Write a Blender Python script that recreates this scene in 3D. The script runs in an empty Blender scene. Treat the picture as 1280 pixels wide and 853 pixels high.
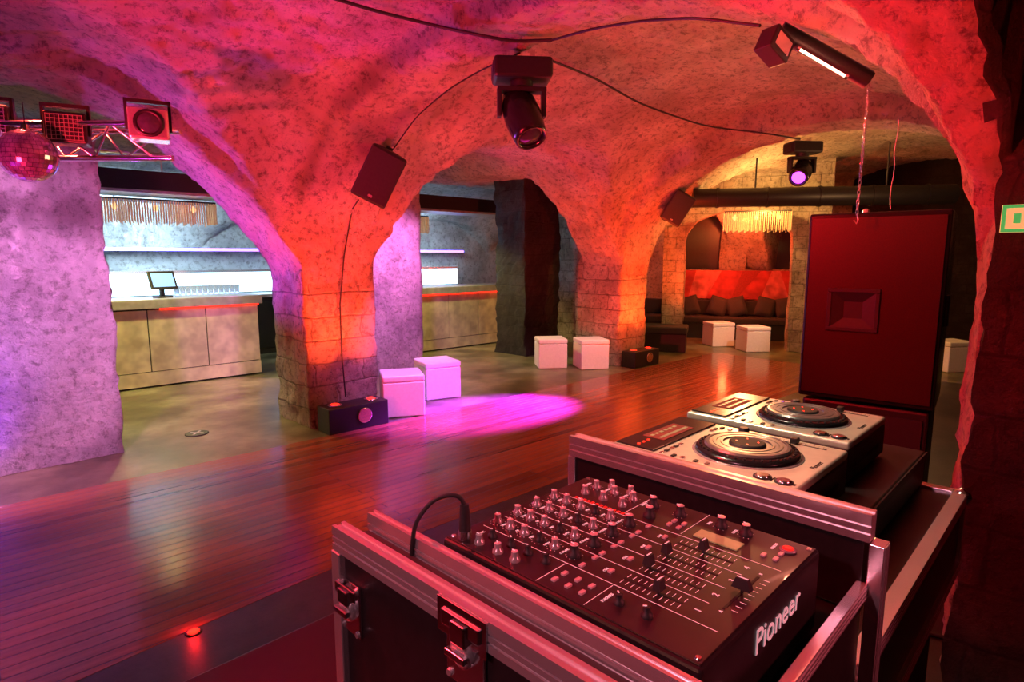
import bpy, bmesh, math, random
from mathutils import Vector, Matrix, noise
random.seed(4)
C = bpy.context.scene.collection
PI = math.pi
try:
    bpy.context.scene.view_settings.view_transform = 'Standard'
except Exception: pass
F = 750.0; TILT = math.radians(8.0); CT, ST = math.cos(TILT), math.sin(TILT); H = 1.62
ROT = math.radians(43.1); TX, TY = math.cos(ROT), math.sin(ROT)
GR = math.radians(45.5); GX, GY = math.cos(GR), math.sin(GR); GA = (-.094, .763)
def W(t, n, z=0): return Vector((t*TX-n*TY, t*TY+n*TX, z))
def TN(x, y): return (x*TX+y*TY, -x*TY+y*TX)
def G(x, y, z=0): return Vector((GA[0]+x*GX-y*GY, GA[1]+x*GY+y*GX, z))
def ray(px, py):
    x = (px-640)/F; u = (426.5-py)/F
    return Vector((x, CT+u*ST, -ST+u*CT))
def at(px, py, s): return Vector((0,0,H))+ray(px,py)*s
def on_z(px, py, z=0):
    r = ray(px,py); return Vector((0,0,H))+r*((z-H)/r.z)
def on_n(px, py, n):
    r = ray(px,py); return Vector((0,0,H))+r*(n/(-r.x*TY+r.y*TX))
# ---------------------------------------------------------------- mesh builder
class MB:
    def __init__(s): s.v=[]; s.f=[]; s.m=[]; s.s=[]; s.M=Matrix()
    def add(s, vs, fs, mi=0, sm=False):
        b=len(s.v); s.v += [s.M@Vector(v) for v in vs]
        for f in fs: s.f.append([i+b for i in f]); s.m.append(mi); s.s.append(sm)
        return s
    def box(s,x0,x1,y0,y1,z0,z1,mi=0):
        return s.add([(x0,y0,z0),(x1,y0,z0),(x1,y1,z0),(x0,y1,z0),(x0,y0,z1),(x1,y0,z1),(x1,y1,z1),(x0,y1,z1)],
            [(3,2,1,0),(4,5,6,7),(0,1,5,4),(1,2,6,5),(2,3,7,6),(3,0,4,7)],mi)
    def lathe(s,prof,c=(0,0,0),seg=24,mi=0,sm=True,axis=None):
        vs=[];fs=[];n=len(prof)
        R=Matrix() if axis is None else Vector((0,0,1)).rotation_difference(Vector(axis)).to_matrix().to_4x4()
        for r,z in prof:
            for k in range(seg):
                a=2*PI*k/seg; vs.append(Vector(c)+R@Vector((r*math.cos(a),r*math.sin(a),z)))
        for i in range(n-1):
            for k in range(seg):
                k2=(k+1)%seg; fs.append((i*seg+k,i*seg+k2,(i+1)*seg+k2,(i+1)*seg+k))
        s.add(vs,fs,mi,sm)
        s.add(vs[:seg],[tuple(range(seg-1,-1,-1))],mi); s.add(vs[-seg:],[tuple(range(seg))],mi)
        return s
    def cyl(s,p0,p1,r0,r1=None,seg=16,mi=0,sm=True):
        p0=Vector(p0);p1=Vector(p1);r1=r0 if r1 is None else r1;d=p1-p0
        return s.lathe([(r0,0),(r1,d.length)],p0,seg,mi,sm,axis=d.normalized())
    def tube(s,pts,r,seg=8,mi=0):
        pts=[Vector(p) for p in pts];vs=[];fs=[];up=Vector((.13,.21,1)).normalized()
        for i,p in enumerate(pts):
            d=(pts[min(i+1,len(pts)-1)]-pts[max(i-1,0)]).normalized()
            a=d.cross(up)
            if a.length<.1: a=d.cross(Vector((1,0,0)))
            a.normalize();b=d.cross(a)
            for k in range(seg):
                t=2*PI*k/seg; vs.append(p+a*r*math.cos(t)+b*r*math.sin(t))
        for i in range(len(pts)-1):
            for k in range(seg):
                k2=(k+1)%seg; fs.append((i*seg+k,i*seg+k2,(i+1)*seg+k2,(i+1)*seg+k))
        s.add(vs,fs,mi,True); s.add(vs[:seg],[tuple(range(seg))],mi); s.add(vs[-seg:],[tuple(range(seg))],mi)
        return s
    def prism(s,poly,z0,z1,mi=0,top=None):
        n=len(poly);top=top or poly
        vs=[(p[0],p[1],z0) for p in poly]+[(p[0],p[1],z1) for p in top]
        fs=[tuple(range(n-1,-1,-1)),tuple(range(n,2*n))]+[(i,(i+1)%n,n+(i+1)%n,n+i) for i in range(n)]
        return s.add(vs,fs,mi)
    def text(s,body,size,M,mi=0,ex=.0004):
        cu=bpy.data.curves.new('t','FONT');cu.body=body;cu.size=size;cu.extrude=ex;cu.align_x='CENTER';cu.align_y='CENTER';cu.resolution_u=3
        o=bpy.data.objects.new('t',cu);C.objects.link(o);bpy.context.view_layer.update()
        me=o.to_mesh()
        s.add([M@v.co for v in me.vertices],[tuple(p.vertices) for p in me.polygons],mi)
        o.to_mesh_clear();bpy.data.objects.remove(o);bpy.data.curves.remove(cu)
        return s
    def build(s,name,mats,parent=None,loc=(0,0,0),rotz=0,bevel=0,seg=2,fix=True):
        me=bpy.data.meshes.new(name);me.from_pydata([tuple(v) for v in s.v],[],s.f)
        if not isinstance(mats,(list,tuple)): mats=[mats]
        for m in mats: me.materials.append(m)
        for p,mi,sm in zip(me.polygons,s.m,s.s): p.material_index=mi;p.use_smooth=sm
        if fix:
            bm=bmesh.new();bm.from_mesh(me);bmesh.ops.recalc_face_normals(bm,faces=bm.faces);bm.to_mesh(me);bm.free()
        o=bpy.data.objects.new(name,me);C.objects.link(o);o.location=loc;o.rotation_euler=(0,0,rotz)
        if parent: o.parent=parent
        if bevel:
            b=o.modifiers.new('b','BEVEL');b.width=bevel;b.segments=seg;b.limit_method='ANGLE'
        return o
def tag(o,label,cat,group=None,kind=None):
    o['label']=label;o['category']=cat
    if group:o['group']=group
    if kind:o['kind']=kind
    return o
def thing(name,label,cat,loc=(0,0,0),rotz=0,group=None):
    o=bpy.data.objects.new(name,None);C.objects.link(o);o.empty_display_size=.05
    o.location=loc;o.rotation_euler=(0,0,rotz);return tag(o,label,cat,group)
def struct(o): o['kind']='structure';return o
def dup(root,loc,rotz,label,group=None):
    r=root.copy();C.objects.link(r);r.location=loc;r.rotation_euler=(0,0,rotz);r['label']=label
    if group:r['group']=group
    for ch in [c for c in bpy.data.objects if c.parent==root]:
        c=ch.copy();C.objects.link(c);c.parent=r
        for g in [k for k in bpy.data.objects if k.parent==ch]:
            d=g.copy();C.objects.link(d);d.parent=c
    return r
# ---------------------------------------------------------------- materials
def nodes(name):
    m=bpy.data.materials.new(name);m.use_nodes=True;nt=m.node_tree
    return m,nt,nt.nodes['Principled BSDF']
def mat(name,col,rough=.5,metal=0,emit=None,es=0,var=.15,scale=40,coat=0,trans=0):
    m,nt,b=nodes(name);N=nt.nodes;L=nt.links
    b.inputs['Metallic'].default_value=metal
    tc=N.new('ShaderNodeTexCoord');nz=N.new('ShaderNodeTexNoise');nz.inputs['Scale'].default_value=scale;nz.inputs['Detail'].default_value=2
    L.new(tc.outputs['Object'],nz.inputs['Vector'])
    rp=N.new('ShaderNodeValToRGB');rp.color_ramp.elements[0].color=(*[c*(1-var) for c in col],1);rp.color_ramp.elements[1].color=(*[min(1,c*(1+var)) for c in col],1)
    rp.color_ramp.elements[0].position=.35;rp.color_ramp.elements[1].position=.65
    L.new(nz.outputs['Fac'],rp.inputs['Fac']);L.new(rp.outputs['Color'],b.inputs['Base Color'])
    b.inputs['Roughness'].default_value=rough
    if emit: b.inputs['Emission Color'].default_value=(*emit,1);b.inputs['Emission Strength'].default_value=es
    if coat: b.inputs['Coat Weight'].default_value=coat
    if trans: b.inputs['Transmission Weight'].default_value=trans
    return m
def stone(name,c0,c1,c2,bump=.6,brick=False,bc=(.55,.28),sc=1.0,rough=.85,dist=.09,pit=.85,pc=.3,vw=-1.3,c2b=.62,mo=.3):
    m,nt,b=nodes(name);N=nt.nodes;L=nt.links
    tc=N.new('ShaderNodeTexCoord')
    n1=N.new('ShaderNodeTexNoise');n1.inputs['Scale'].default_value=1.7*sc;n1.inputs['Detail'].default_value=3;n1.inputs['Roughness'].default_value=.65
    n2=N.new('ShaderNodeTexNoise');n2.inputs['Scale'].default_value=16*sc;n2.inputs['Detail'].default_value=7;n2.inputs['Roughness'].default_value=.8
    vo=N.new('ShaderNodeTexVoronoi');vo.inputs['Scale'].default_value=9*sc;vo.feature='F1'
    mixv=N.new('ShaderNodeMixRGB');mixv.blend_type='LINEAR_LIGHT';mixv.inputs['Fac'].default_value=.14
    for n in (n1,n2): L.new(tc.outputs['Object'],n.inputs['Vector'])
    L.new(tc.outputs['Object'],mixv.inputs[1]);L.new(n2.outputs['Color'],mixv.inputs[2]);L.new(mixv.outputs[0],vo.inputs['Vector'])
    rp=N.new('ShaderNodeValToRGB');e=rp.color_ramp.elements;e[0].position=.36;e[0].color=(*c0,1);e[1].position=.64;e[1].color=(*c2,1);k=e.new(.5);k.color=(*c1,1)
    L.new(n1.outputs['Fac'],rp.inputs['Fac'])
    rp2=N.new('ShaderNodeValToRGB');rp2.color_ramp.elements[0].position=.38;rp2.color_ramp.elements[0].color=(pc,pc*.95,pc*.9,1);rp2.color_ramp.elements[1].position=.5;rp2.color_ramp.elements[1].color=(1,1,1,1)
    L.new(n2.outputs['Fac'],rp2.inputs['Fac'])
    mx=N.new('ShaderNodeMixRGB');mx.blend_type='MULTIPLY';mx.inputs['Fac'].default_value=pit
    L.new(rp.outputs['Color'],mx.inputs[1]);L.new(rp2.outputs['Color'],mx.inputs[2])
    a=N.new('ShaderNodeMath');a.operation='MULTIPLY_ADD';a.inputs[1].default_value=1.6
    vs=N.new('ShaderNodeMath');vs.operation='MULTIPLY';vs.inputs[1].default_value=vw;L.new(vo.outputs['Distance'],vs.inputs[0])
    L.new(n2.outputs['Fac'],a.inputs[0]);L.new(vs.outputs[0],a.inputs[2]);hgt=a.outputs[0];col=mx.outputs[0]
    if brick:
        sp=N.new('ShaderNodeSeparateXYZ');L.new(tc.outputs['Object'],sp.inputs[0])
        ad=N.new('ShaderNodeMath');L.new(sp.outputs[0],ad.inputs[0]);L.new(sp.outputs[1],ad.inputs[1])
        wn=N.new('ShaderNodeMath');wn.operation='MULTIPLY_ADD';wn.inputs[1].default_value=.08;L.new(n1.outputs['Fac'],wn.inputs[0]);L.new(sp.outputs[2],wn.inputs[2])
        cb=N.new('ShaderNodeCombineXYZ');L.new(ad.outputs[0],cb.inputs[0]);L.new(wn.outputs[0],cb.inputs[1])
        br=N.new('ShaderNodeTexBrick');br.inputs['Scale'].default_value=1;br.inputs['Brick Width'].default_value=bc[0];br.inputs['Row Height'].default_value=bc[1]
        br.inputs['Mortar Size'].default_value=.013;br.inputs['Mortar Smooth'].default_value=.9
        br.inputs['Color1'].default_value=(1,1,1,1);br.inputs['Color2'].default_value=(c2b,c2b*.97,c2b*.95,1);br.inputs['Mortar'].default_value=(mo,mo*.95,mo*.9,1)
        L.new(cb.outputs[0],br.inputs['Vector'])
        m3=N.new('ShaderNodeMixRGB');m3.blend_type='MULTIPLY';m3.inputs['Fac'].default_value=.8;L.new(col,m3.inputs[1]);L.new(br.outputs['Color'],m3.inputs[2]);col=m3.outputs[0]
        h2=N.new('ShaderNodeMath');h2.operation='MULTIPLY_ADD';h2.inputs[1].default_value=-.6;L.new(br.outputs['Fac'],h2.inputs[0]);L.new(hgt,h2.inputs[2]);hgt=h2.outputs[0]
    bp=N.new('ShaderNodeBump');bp.inputs['Strength'].default_value=bump;bp.inputs['Distance'].default_value=dist
    L.new(hgt,bp.inputs['Height']);L.new(bp.outputs[0],b.inputs['Normal']);L.new(col,b.inputs['Base Color']);b.inputs['Roughness'].default_value=rough
    return m
m_vault=stone('vault_stone',(.56,.42,.33),(.72,.57,.48),(.86,.72,.62),1.0,dist=.1)
m_pier=stone('pier_blocks',(.45,.36,.28),(.66,.56,.45),(.8,.7,.6),1.0,True,bc=(.5,.22),dist=.08,vw=-1.0,c2b=.75,mo=.4)
m_dark=stone('dark_rock',(.01,.008,.01),(.022,.019,.019),(.045,.038,.034),.9,True,(.34,.17),sc=1.5,rough=.6)
m_rpier=stone('shaded_pier_stone',(.03,.018,.015),(.06,.036,.03),(.12,.075,.06),1.0,True,(.4,.22),1.3)  # near pier's unlit face: shade put into the stone colour
m_plaster=stone('pale_plaster',(.55,.49,.54),(.76,.71,.75),(.9,.87,.88),.95,sc=1.1,pit=.8,pc=.4,vw=-.9)
m_grey=stone('grey_blocks',(.3,.25,.2),(.46,.4,.33),(.6,.53,.46),.6,True,(.3,.2),c2b=.75,mo=.45)
m_bar_stone=stone('bar_stone',(.4,.41,.41),(.6,.62,.63),(.8,.81,.82),.9,sc=.8,pc=.45)
def wood():
    m,nt,b=nodes('wood_floor');N=nt.nodes;L=nt.links
    tc=N.new('ShaderNodeTexCoord');br=N.new('ShaderNodeTexBrick');br.offset=.37
    br.inputs['Scale'].default_value=1;br.inputs['Brick Width'].default_value=3.1;br.inputs['Row Height'].default_value=.078
    br.inputs['Mortar Size'].default_value=.0035;br.inputs['Mortar Smooth'].default_value=.3;br.inputs['Color1'].default_value=(.17,.06,.03,1);br.inputs['Color2'].default_value=(.34,.14,.065,1);br.inputs['Mortar'].default_value=(.012,.004,.004,1)
    L.new(tc.outputs['Object'],br.inputs['Vector'])
    mp=N.new('ShaderNodeMapping');mp.inputs['Scale'].default_value=(1.2,26,1);L.new(tc.outputs['Object'],mp.inputs[0])
    nz=N.new('ShaderNodeTexNoise');nz.inputs['Scale'].default_value=1.5;nz.inputs['Detail'].default_value=4;L.new(mp.outputs[0],nz.inputs['Vector'])
    rp=N.new('ShaderNodeValToRGB');rp.color_ramp.elements[0].position=.3;rp.color_ramp.elements[0].color=(.7,.66,.64,1);rp.color_ramp.elements[1].position=.7;rp.color_ramp.elements[1].color=(1.1,1.1,1.1,1)
    L.new(nz.outputs['Fac'],rp.inputs['Fac'])
    mx=N.new('ShaderNodeMixRGB');mx.blend_type='MULTIPLY';mx.inputs['Fac'].default_value=1;L.new(br.outputs['Color'],mx.inputs[1]);L.new(rp.outputs['Color'],mx.inputs[2])
    L.new(mx.outputs[0],b.inputs['Base Color'])
    mr=N.new('ShaderNodeMapRange');mr.inputs['To Min'].default_value=.19;mr.inputs['To Max'].default_value=.5;L.new(br.outputs['Fac'],mr.inputs['Value']);L.new(mr.outputs[0],b.inputs['Roughness'])
    b.inputs['Specular IOR Level'].default_value=.6
    bp=N.new('ShaderNodeBump');bp.inputs['Strength'].default_value=.6;bp.inputs['Distance'].default_value=.004;bp.invert=True
    L.new(br.outputs['Fac'],bp.inputs['Height']);L.new(bp.outputs[0],b.inputs['Normal'])
    return m
m_wood=wood()
m_conc=stone('stone_floor',(.05,.048,.028),(.12,.115,.06),(.21,.2,.11),.08,sc=.8,rough=.33,dist=.03,pit=.4)
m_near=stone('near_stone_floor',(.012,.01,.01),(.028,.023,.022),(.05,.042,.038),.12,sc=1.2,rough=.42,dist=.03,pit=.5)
m_black=mat('black_matt',(.012,.012,.013),.45)
m_blackg=mat('black_gloss',(.01,.01,.011),.22)
m_face=mat('mixer_faceplate',(.022,.015,.017),.3,coat=.3)
m_lam=mat('black_laminate',(.014,.01,.011),.36,scale=90)
m_table=mat('dark_red_tabletop',(.008,.003,.004),.4,scale=60)
m_rubber=mat('rubber',(.012,.012,.012),.6)
m_alu=mat('aluminium',(.9,.88,.9),.24,.85,scale=8,var=.04)
m_chrome=mat('chrome',(.85,.85,.87),.14,1,var=.03)
m_silver=mat('silver_plastic',(.72,.68,.52),.3,.35,var=.04)
m_platter=mat('platter_grey',(.2,.2,.19),.3,.6,var=.04)
m_knob=mat('knob_grey',(.32,.3,.3),.25,.25)
m_knobtop=mat('knob_top',(.65,.6,.6),.3,.2)
m_white=mat('white_vinyl',(.85,.83,.83),.4,var=.03)
m_whitel=mat('white_print_glow',(.9,.9,.9),.5,emit=(1,.72,.77),es=.25,var=.02)  # print given a faint pink glow in place of light falling on it
m_steel=mat('brushed_steel',(.85,.76,.54),.32,.65,scale=5,var=.22)
m_steeld=mat('steel_top',(.55,.55,.56),.3,.7,scale=8)
m_fabric=mat('dark_fabric',(.025,.024,.028),.9,scale=150)
m_cush=mat('cushion_fabric',(.035,.03,.034),.85,scale=150)
m_grille=mat('grille',(.028,.004,.003),.4,.1,scale=260,var=.3)  # black grille, red of the lighting mixed into its colour
m_gold=mat('gold_rods',(.9,.68,.38),.3,.7,emit=(1,.5,.2),es=.12)
m_glass=mat('glass',(.8,.9,1),.05,0,trans=.9,emit=(.6,.8,1),es=.1)
m_lcd=mat('lcd',(.3,.32,.18),.3,emit=(.8,.7,.25),es=.12)
m_screen=mat('screen_blue',(.1,.2,.4),.2,emit=(.3,.55,1),es=1.2)
m_ered=mat('lamp_red',(.8,.05,.03),.3,emit=(1,.012,.004),es=5)
m_emag=mat('lamp_magenta',(.8,.1,.5),.3,emit=(1,.03,.4),es=4)
m_evio=mat('lamp_violet',(.5,.2,1),.3,emit=(.3,.04,1),es=6)
m_evst=mat('led_violet',(.4,.2,1),.3,emit=(.16,.08,1),es=8)
m_ewh=mat('backlit_white',(.8,.9,1),.4,emit=(.5,.82,1),es=2.4,scale=3,var=.1)
m_etube=mat('tube_warm',(1,.8,.6),.3,emit=(1,.4,.3),es=7)
m_ebulb=mat('bulb_warm',(1,.7,.4),.3,emit=(1,.5,.2),es=1.5)
m_red=mat('red_plastic',(.6,.02,.02),.35,emit=(1,.02,.01),es=.4)
m_green=mat('green_print',(.02,.35,.1),.5,emit=(.03,.7,.15),es=.5)
m_signw=mat('sign_white',(.6,.8,.45),.4,emit=(.5,.85,.3),es=.4)
m_mred=mat('mural_red',(.4,.035,.03),.7,scale=4,var=.35);m_mred2=mat('mural_rose',(.5,.12,.1),.7,scale=5,var=.4);m_mdk=mat('mural_dark',(.26,.022,.016),.7)
m_bottle=mat('bottle_glass',(.03,.09,.04),.1,coat=.5)
m_bottle2=mat('amber_glass',(.4,.15,.03),.1,coat=.5)
m_mirror=mat('mirror_tiles',(.55,.5,.8),.12,.85,var=.35,scale=30)  # violet base tint stands in for violet light on the ball
m_lens=mat('dark_lens',(.05,.05,.08),.05,coat=1)
# ---------------------------------------------------------------- the vault surface
def prof(d):
    d=abs(d)
    return 2.92-1.37*(d/2.06)**2.2 if d<2.06 else 1.55-(d-2.06)*4
def sstep(x): x=max(0,min(1,x));return x*x*(3-2*x)
def fB(t,n):
    fr=max(0,min(1,(5.3-n)/4.75)) if n<5.3 else 0
    e1=2.36+.7*fr;e2=3.06+.25*fr
    if t<-1.93: return prof(t+4.5),-1.76-.7-t if t<-2.2 else 0
    if t<.3: return prof(t-.3),t+1.76
    if t<(e1+e2)/2: return prof((t-.3)*2.06/(e1-.3)),e1-t
    if t<5.1: return prof((5.1-t)*2.06/(5.1-e2)),t-e2
    if t<7.53: return prof(t-5.1),7.16-t
    return prof(t-9.9),t-7.84
def gA(n):
    if n>.1: d=abs(n-2.9)
    else: d=abs(n+2.7)
    return 1.6+1.5*math.sqrt(1-(d/2.4)**2) if d<2.4 else 1.6-(d-2.4)*4
def smax(a,b,k=.03): return max(a,b)+max(k-abs(a-b),0)**2/(4*k)
def ceil(t,n):
    b,ed=fB(t,n)
    if n<.37 and 1.7<t<4.2: return max(2.95,b)
    if n<=5.3:
        a=gA(n)
        lift=.22*sstep(ed/.08) if t>2.9 else .14*sstep(ed/.12)
        if -.3<n<.5: lift=0
        bl=.12*sstep((5.3-n)/.09) if n>2.9 else 0
        return max(1.35,smax(a+lift*(1 if a>1.6 else 0),b+(bl if b>1.7 else bl*max(0,(b-1.5)/.2))))
    if n<6.08: return max(1.35,b)
    if n<8.7: return max(2.85,b+.2)
    d=min(1,(n-8.7)/2.2)
    z=1.5+1.5*math.sqrt(max(0,1-d*d))
    tt=((t+.2)%3.2)-1.6
    return max(1.3,smax(z,1.45+.95*math.sqrt(max(0,1-(tt/1.5)**2)) if abs(tt)<1.5 else 1.3))
def rough(v,a=1.0):
    v=Vector(v)
    return v+noise.noise_vector(v*1.6)*.03*a+noise.noise_vector(v*5.2)*.02*a+noise.noise_vector(v*12)*.026*a
def axis(ranges):
    out=[]
    for a,b,s in ranges:
        k=max(1,round((b-a)/s));out+=[a+(b-a)*i/k for i in range(k)]
    out.append(ranges[-1][1]);return out
ts=axis([(-4.6,-2,.2),(-2,7.2,.035),(7.2,9,.05),(9,13,.12)]);ns=axis([(-3.6,-.6,.2),(-.6,6.4,.035),(6.4,11.2,.1)])
mb=MB();mb.add([rough((t,n,ceil(t,n))) for t in ts for n in ns],
   [(i*len(ns)+j,i*len(ns)+j+1,(i+1)*len(ns)+j+1,(i+1)*len(ns)+j) for i in range(len(ts)-1) for j in range(len(ns)-1)],0,True)
ce=mb.build('ceiling',m_vault,rotz=ROT,fix=False);struct(ce)
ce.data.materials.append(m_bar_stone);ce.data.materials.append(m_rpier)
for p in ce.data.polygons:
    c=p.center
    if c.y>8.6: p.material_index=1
    elif c.y<.42 and c.x>2.0: p.material_index=2  # same painted shade carried onto the vault above the near pier
def hitceil(px,py,off=.07):
    r=ray(px,py);s=.6
    while s<14:
        p=Vector((0,0,H))+r*s;t,n=TN(p.x,p.y)
        if p.z>=ceil(t,n)-off: return p
        s+=.015
    return p
def rough_prism(name,poly,z0,z1,m,step=.07,a=.6,rotz=ROT,loc=(0,0,0)):
    mb=MB();pts=[]
    for i in range(len(poly)):
        p=Vector(poly[i]);q=Vector(poly[(i+1)%len(poly)]);k=max(1,round((q-p).length/step))
        pts+=[p+(q-p)*j/k for j in range(k)]
    nz=max(1,round((z1-z0)/step));vs=[]
    for i in range(nz+1):
        for p in pts:
            vs.append(rough((p.x,p.y,z0+(z1-z0)*i/nz),a))
    n=len(pts)
    for k in range(n): vs[k]=Vector((vs[k].x,vs[k].y,z0))
    fs=[(i*n+k,i*n+(k+1)%n,(i+1)*n+(k+1)%n,(i+1)*n+k) for i in range(nz) for k in range(n)]
    fs.append(tuple(nz*n+k for k in range(n)))
    mb.add(vs,fs,0,True)
    return struct(mb.build(name,m,rotz=rotz,loc=loc))
def R4(t0,t1,n0,n1): return [(t0,n0),(t1,n0),(t1,n1),(t0,n1)]
# piers
rough_prism('wall_middle_pier',R4(2.38,3.1,5.32,6.06),0,1.75,m_pier,.06,.9)
rough_prism('wall_far_pier',R4(7.18,7.84,5.36,6.2),0,1.75,m_pier,.06,.8)
rough_prism('wall_near_pier',[(3.22,.53),(2.75,.42),(2.75,.2),(3.75,.2),(3.75,.53)],0,1.95,m_vault,.05,.9)
rough_prism('wall_near_pier_shaded',R4(2.66,3.7,-.55,.41),0,3.05,m_rpier,.05,.9)  # face turned from the red light, darkened by its stone colour
rough_prism('wall_left_pier',R4(-2.46,-1.78,5.32,6.06),0,1.75,m_pier)
rough_prism('wall_back_left_pier',R4(-2.5,-1.8,-.4,.5),0,1.75,m_pier)
rough_prism('wall_far_right_pier',R4(7.2,7.84,-.4,.52),0,1.75,m_dark)
rough_prism('wall_left',R4(-3.6,.93,5.74,6.2),0,2.62,m_plaster,.07,1.1)
rough_prism('wall_bar_left_pier',R4(3.6,4.86,7.05,7.7),0,3.1,m_plaster)
rough_prism('wall_bar_right_pier',R4(6.78,7.6,6.95,7.65),0,3.1,m_dark,.07,1.3)
rough_prism('wall_hall_end',R4(8.6,8.9,6.7,8.4),0,3.1,m_grey,.15)
# outer shell
def wall(name,t0,t1,n0,n1,z1,m): return struct(MB().box(t0,t1,n0,n1,-.01,z1).build(name,m,rotz=ROT))
wall('wall_bar_back',-4.6,13,10.85,11.05,3.3,m_bar_stone)
wall('wall_right_end',12.9,13.1,-3.6,11,3.4,m_dark)
wall('wall_left_end',-4.7,-4.6,-3.6,11,3.4,m_pier)
wall('wall_behind',-4.6,13,-3.7,-3.6,3.4,m_dark)
# floors
struct(MB().box(-4.8,13.2,-3.8,11.2,-.1,-.003).build('floor',m_conc,rotz=ROT))
curve=[(-4.6+i*.4,2.35+.48*sstep((-4.6+i*.4+3.2)/5.4)) for i in range(18)]
edge=curve+[(9.4,2.83),(9.4,5.02),(-4.6,5.02)]
struct(MB().prism(edge,-.002,.001).build('floor_wood',m_wood,rotz=ROT))
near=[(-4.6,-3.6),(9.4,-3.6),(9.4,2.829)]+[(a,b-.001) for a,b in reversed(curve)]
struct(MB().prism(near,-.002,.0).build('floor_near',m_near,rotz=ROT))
# ---------------------------------------------------------------- lounge
LR=math.atan2(-.32,.947);L0=Vector((2.64,10.9,0));LU=Vector((.947,-.321,0)).normalized();LV=Vector((.321,.947,0)).normalized()
def LP(u,v,z=0): return L0+LU*u+LV*v+Vector((0,0,z))
def arch_wall(name,m,u0,u1,ops,top,th,loc,rz,a=.6,du=.08):
    us=set()
    k=round((u1-u0)/du)
    for i in range(k+1): us.add(round(u0+(u1-u0)*i/k,4))
    for o in ops: us.add(o[0]);us.add(o[1])
    us=sorted(us);mb=MB()
    def zb(u,mid):
        for (o0,o1,z0,sp,ap) in ops:
            if o0<=mid<=o1:
                c=(o0+o1)/2;h=(o1-o0)/2;return z0,sp+(ap-sp)*math.sqrt(max(0,1-((u-c)/h)**2))
        return None
    for i in range(len(us)-1):
        a0,a1=us[i],us[i+1];mid=(a0+a1)/2;z=zb(a0,mid)
        segs=[((0,0),(top,top))] if z is None else [((zb(a0,mid)[1],zb(a1,mid)[1]),(top,top))]+([((0,0),(z[0],z[0]))] if z[0]>0 else [])
        for (b,t) in segs:
            nz=max(1,round((t[0]-b[0])/.14))
            for j in range(nz):
                q=[(a0,b[0]+(t[0]-b[0])*j/nz),(a1,b[1]+(t[1]-b[1])*j/nz),(a1,b[1]+(t[1]-b[1])*(j+1)/nz),(a0,b[0]+(t[0]-b[0])*(j+1)/nz)]
                mb.add([rough((x,0,zz),a) for x,zz in q],[(0,1,2,3)]);mb.add([rough((x,th,zz),a) for x,zz in q],[(3,2,1,0)])
            mb.add([rough((a0,0,b[0]),a),rough((a1,0,b[1]),a),rough((a1,th,b[1]),a),rough((a0,th,b[0]),a)],[(0,1,2,3)])
    for o in ops:
        for e in (o[0],o[1]):
            nz=12
            for j in range(nz):
                za=o[2]+(o[3]-o[2])*j/nz;zc=o[2]+(o[3]-o[2])*(j+1)/nz
                mb.add([rough((e,0,za),a),rough((e,th,za),a),rough((e,th,zc),a),rough((e,0,zc),a)],[(0,1,2,3)])
    for e in (u0,u1): mb.add([(e,0,0),(e,th,0),(e,th,top),(e,0,top)],[(0,1,2,3)])
    return struct(mb.build(name,m,rotz=rz,loc=loc,fix=False))
arch_wall('wall_lounge_front',m_grey,0.08,2.75,[(.45,2.2,0,1.9,2.42)],3.3,.38,L0,LR)
arch_wall('wall_lounge_back',m_vault,-1.6,3.4,[(.25,1.05,1.36,2.25,2.5),(1.55,2.6,1.36,2.25,2.5)],3.3,.12,LP(0,2.0),LR)
struct(MB().box(-1.6,3.4,0,.05,0,3).build('wall_lounge_niches',m_black,loc=LP(0,2.2),rotz=LR))
b=thing('banquette','long black cushioned bench below the red wall panel','bench',LP(.2,1.35),LR)
MB().box(-1.0,2.9,.0,.6,0,.3).build('base',m_black,b);MB().box(-1.0,2.9,-.03,.5,.3,.43).build('seat',m_fabric,b,bevel=.03);MB().box(-1.0,2.9,.5,.6,.43,.74).build('backrest',m_fabric,b,bevel=.03)
b=thing('banquette','short black bench end in front of the grey stone jamb','bench',LP(-.2,-.68),LR)
MB().box(-.1,.75,0,.55,0,.3).build('base',m_black,b);MB().box(-.12,.77,-.02,.57,.3,.43).build('seat',m_fabric,b,bevel=.03)
mu=thing('mural_panel','red and rose wall panel behind the lounge bench','artwork',LP(.1,1.955,.76),LR)
MB().box(0,2.6,-.0,.02,0,.58).build('panel',m_mred,mu)
for (pl,mm) in (([(.35,0),(.7,0),(1.0,.58),(.5,.58)],m_mred2),([(1.2,0),(1.3,0),(1.75,.58),(1.4,.58)],m_mdk),([(1.75,0),(2.3,0),(2.1,.58),(1.95,.58)],m_mred2)):
    MB().add([(x,-.003,z) for x,z in pl],[(0,1,2,3)]).build('color_field',mm,mu,fix=False)
def pillow_mb(w,h,th):
    g=MB();n=10;vs=[];fs=[]
    for sgn in (1,-1):
        for i in range(n+1):
            for j in range(n+1):
                a=-1+2*i/n;c=-1+2*j/n;k=(1-a**4)*(1-c**4)
                vs.append((a*w/2,sgn*th/2*k**.6,c*h/2+h/2))
    m=(n+1)**2
    for q in range(2):
        for i in range(n):
            for j in range(n): fs.append((q*m+i*(n+1)+j,q*m+i*(n+1)+j+1,q*m+(i+1)*(n+1)+j+1,q*m+(i+1)*(n+1)+j))
    g.add(vs,fs,0,True);return g
places=['leftmost','second from the left','third from the left','fourth from the left','fifth from the left','rightmost']
p0=None
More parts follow.
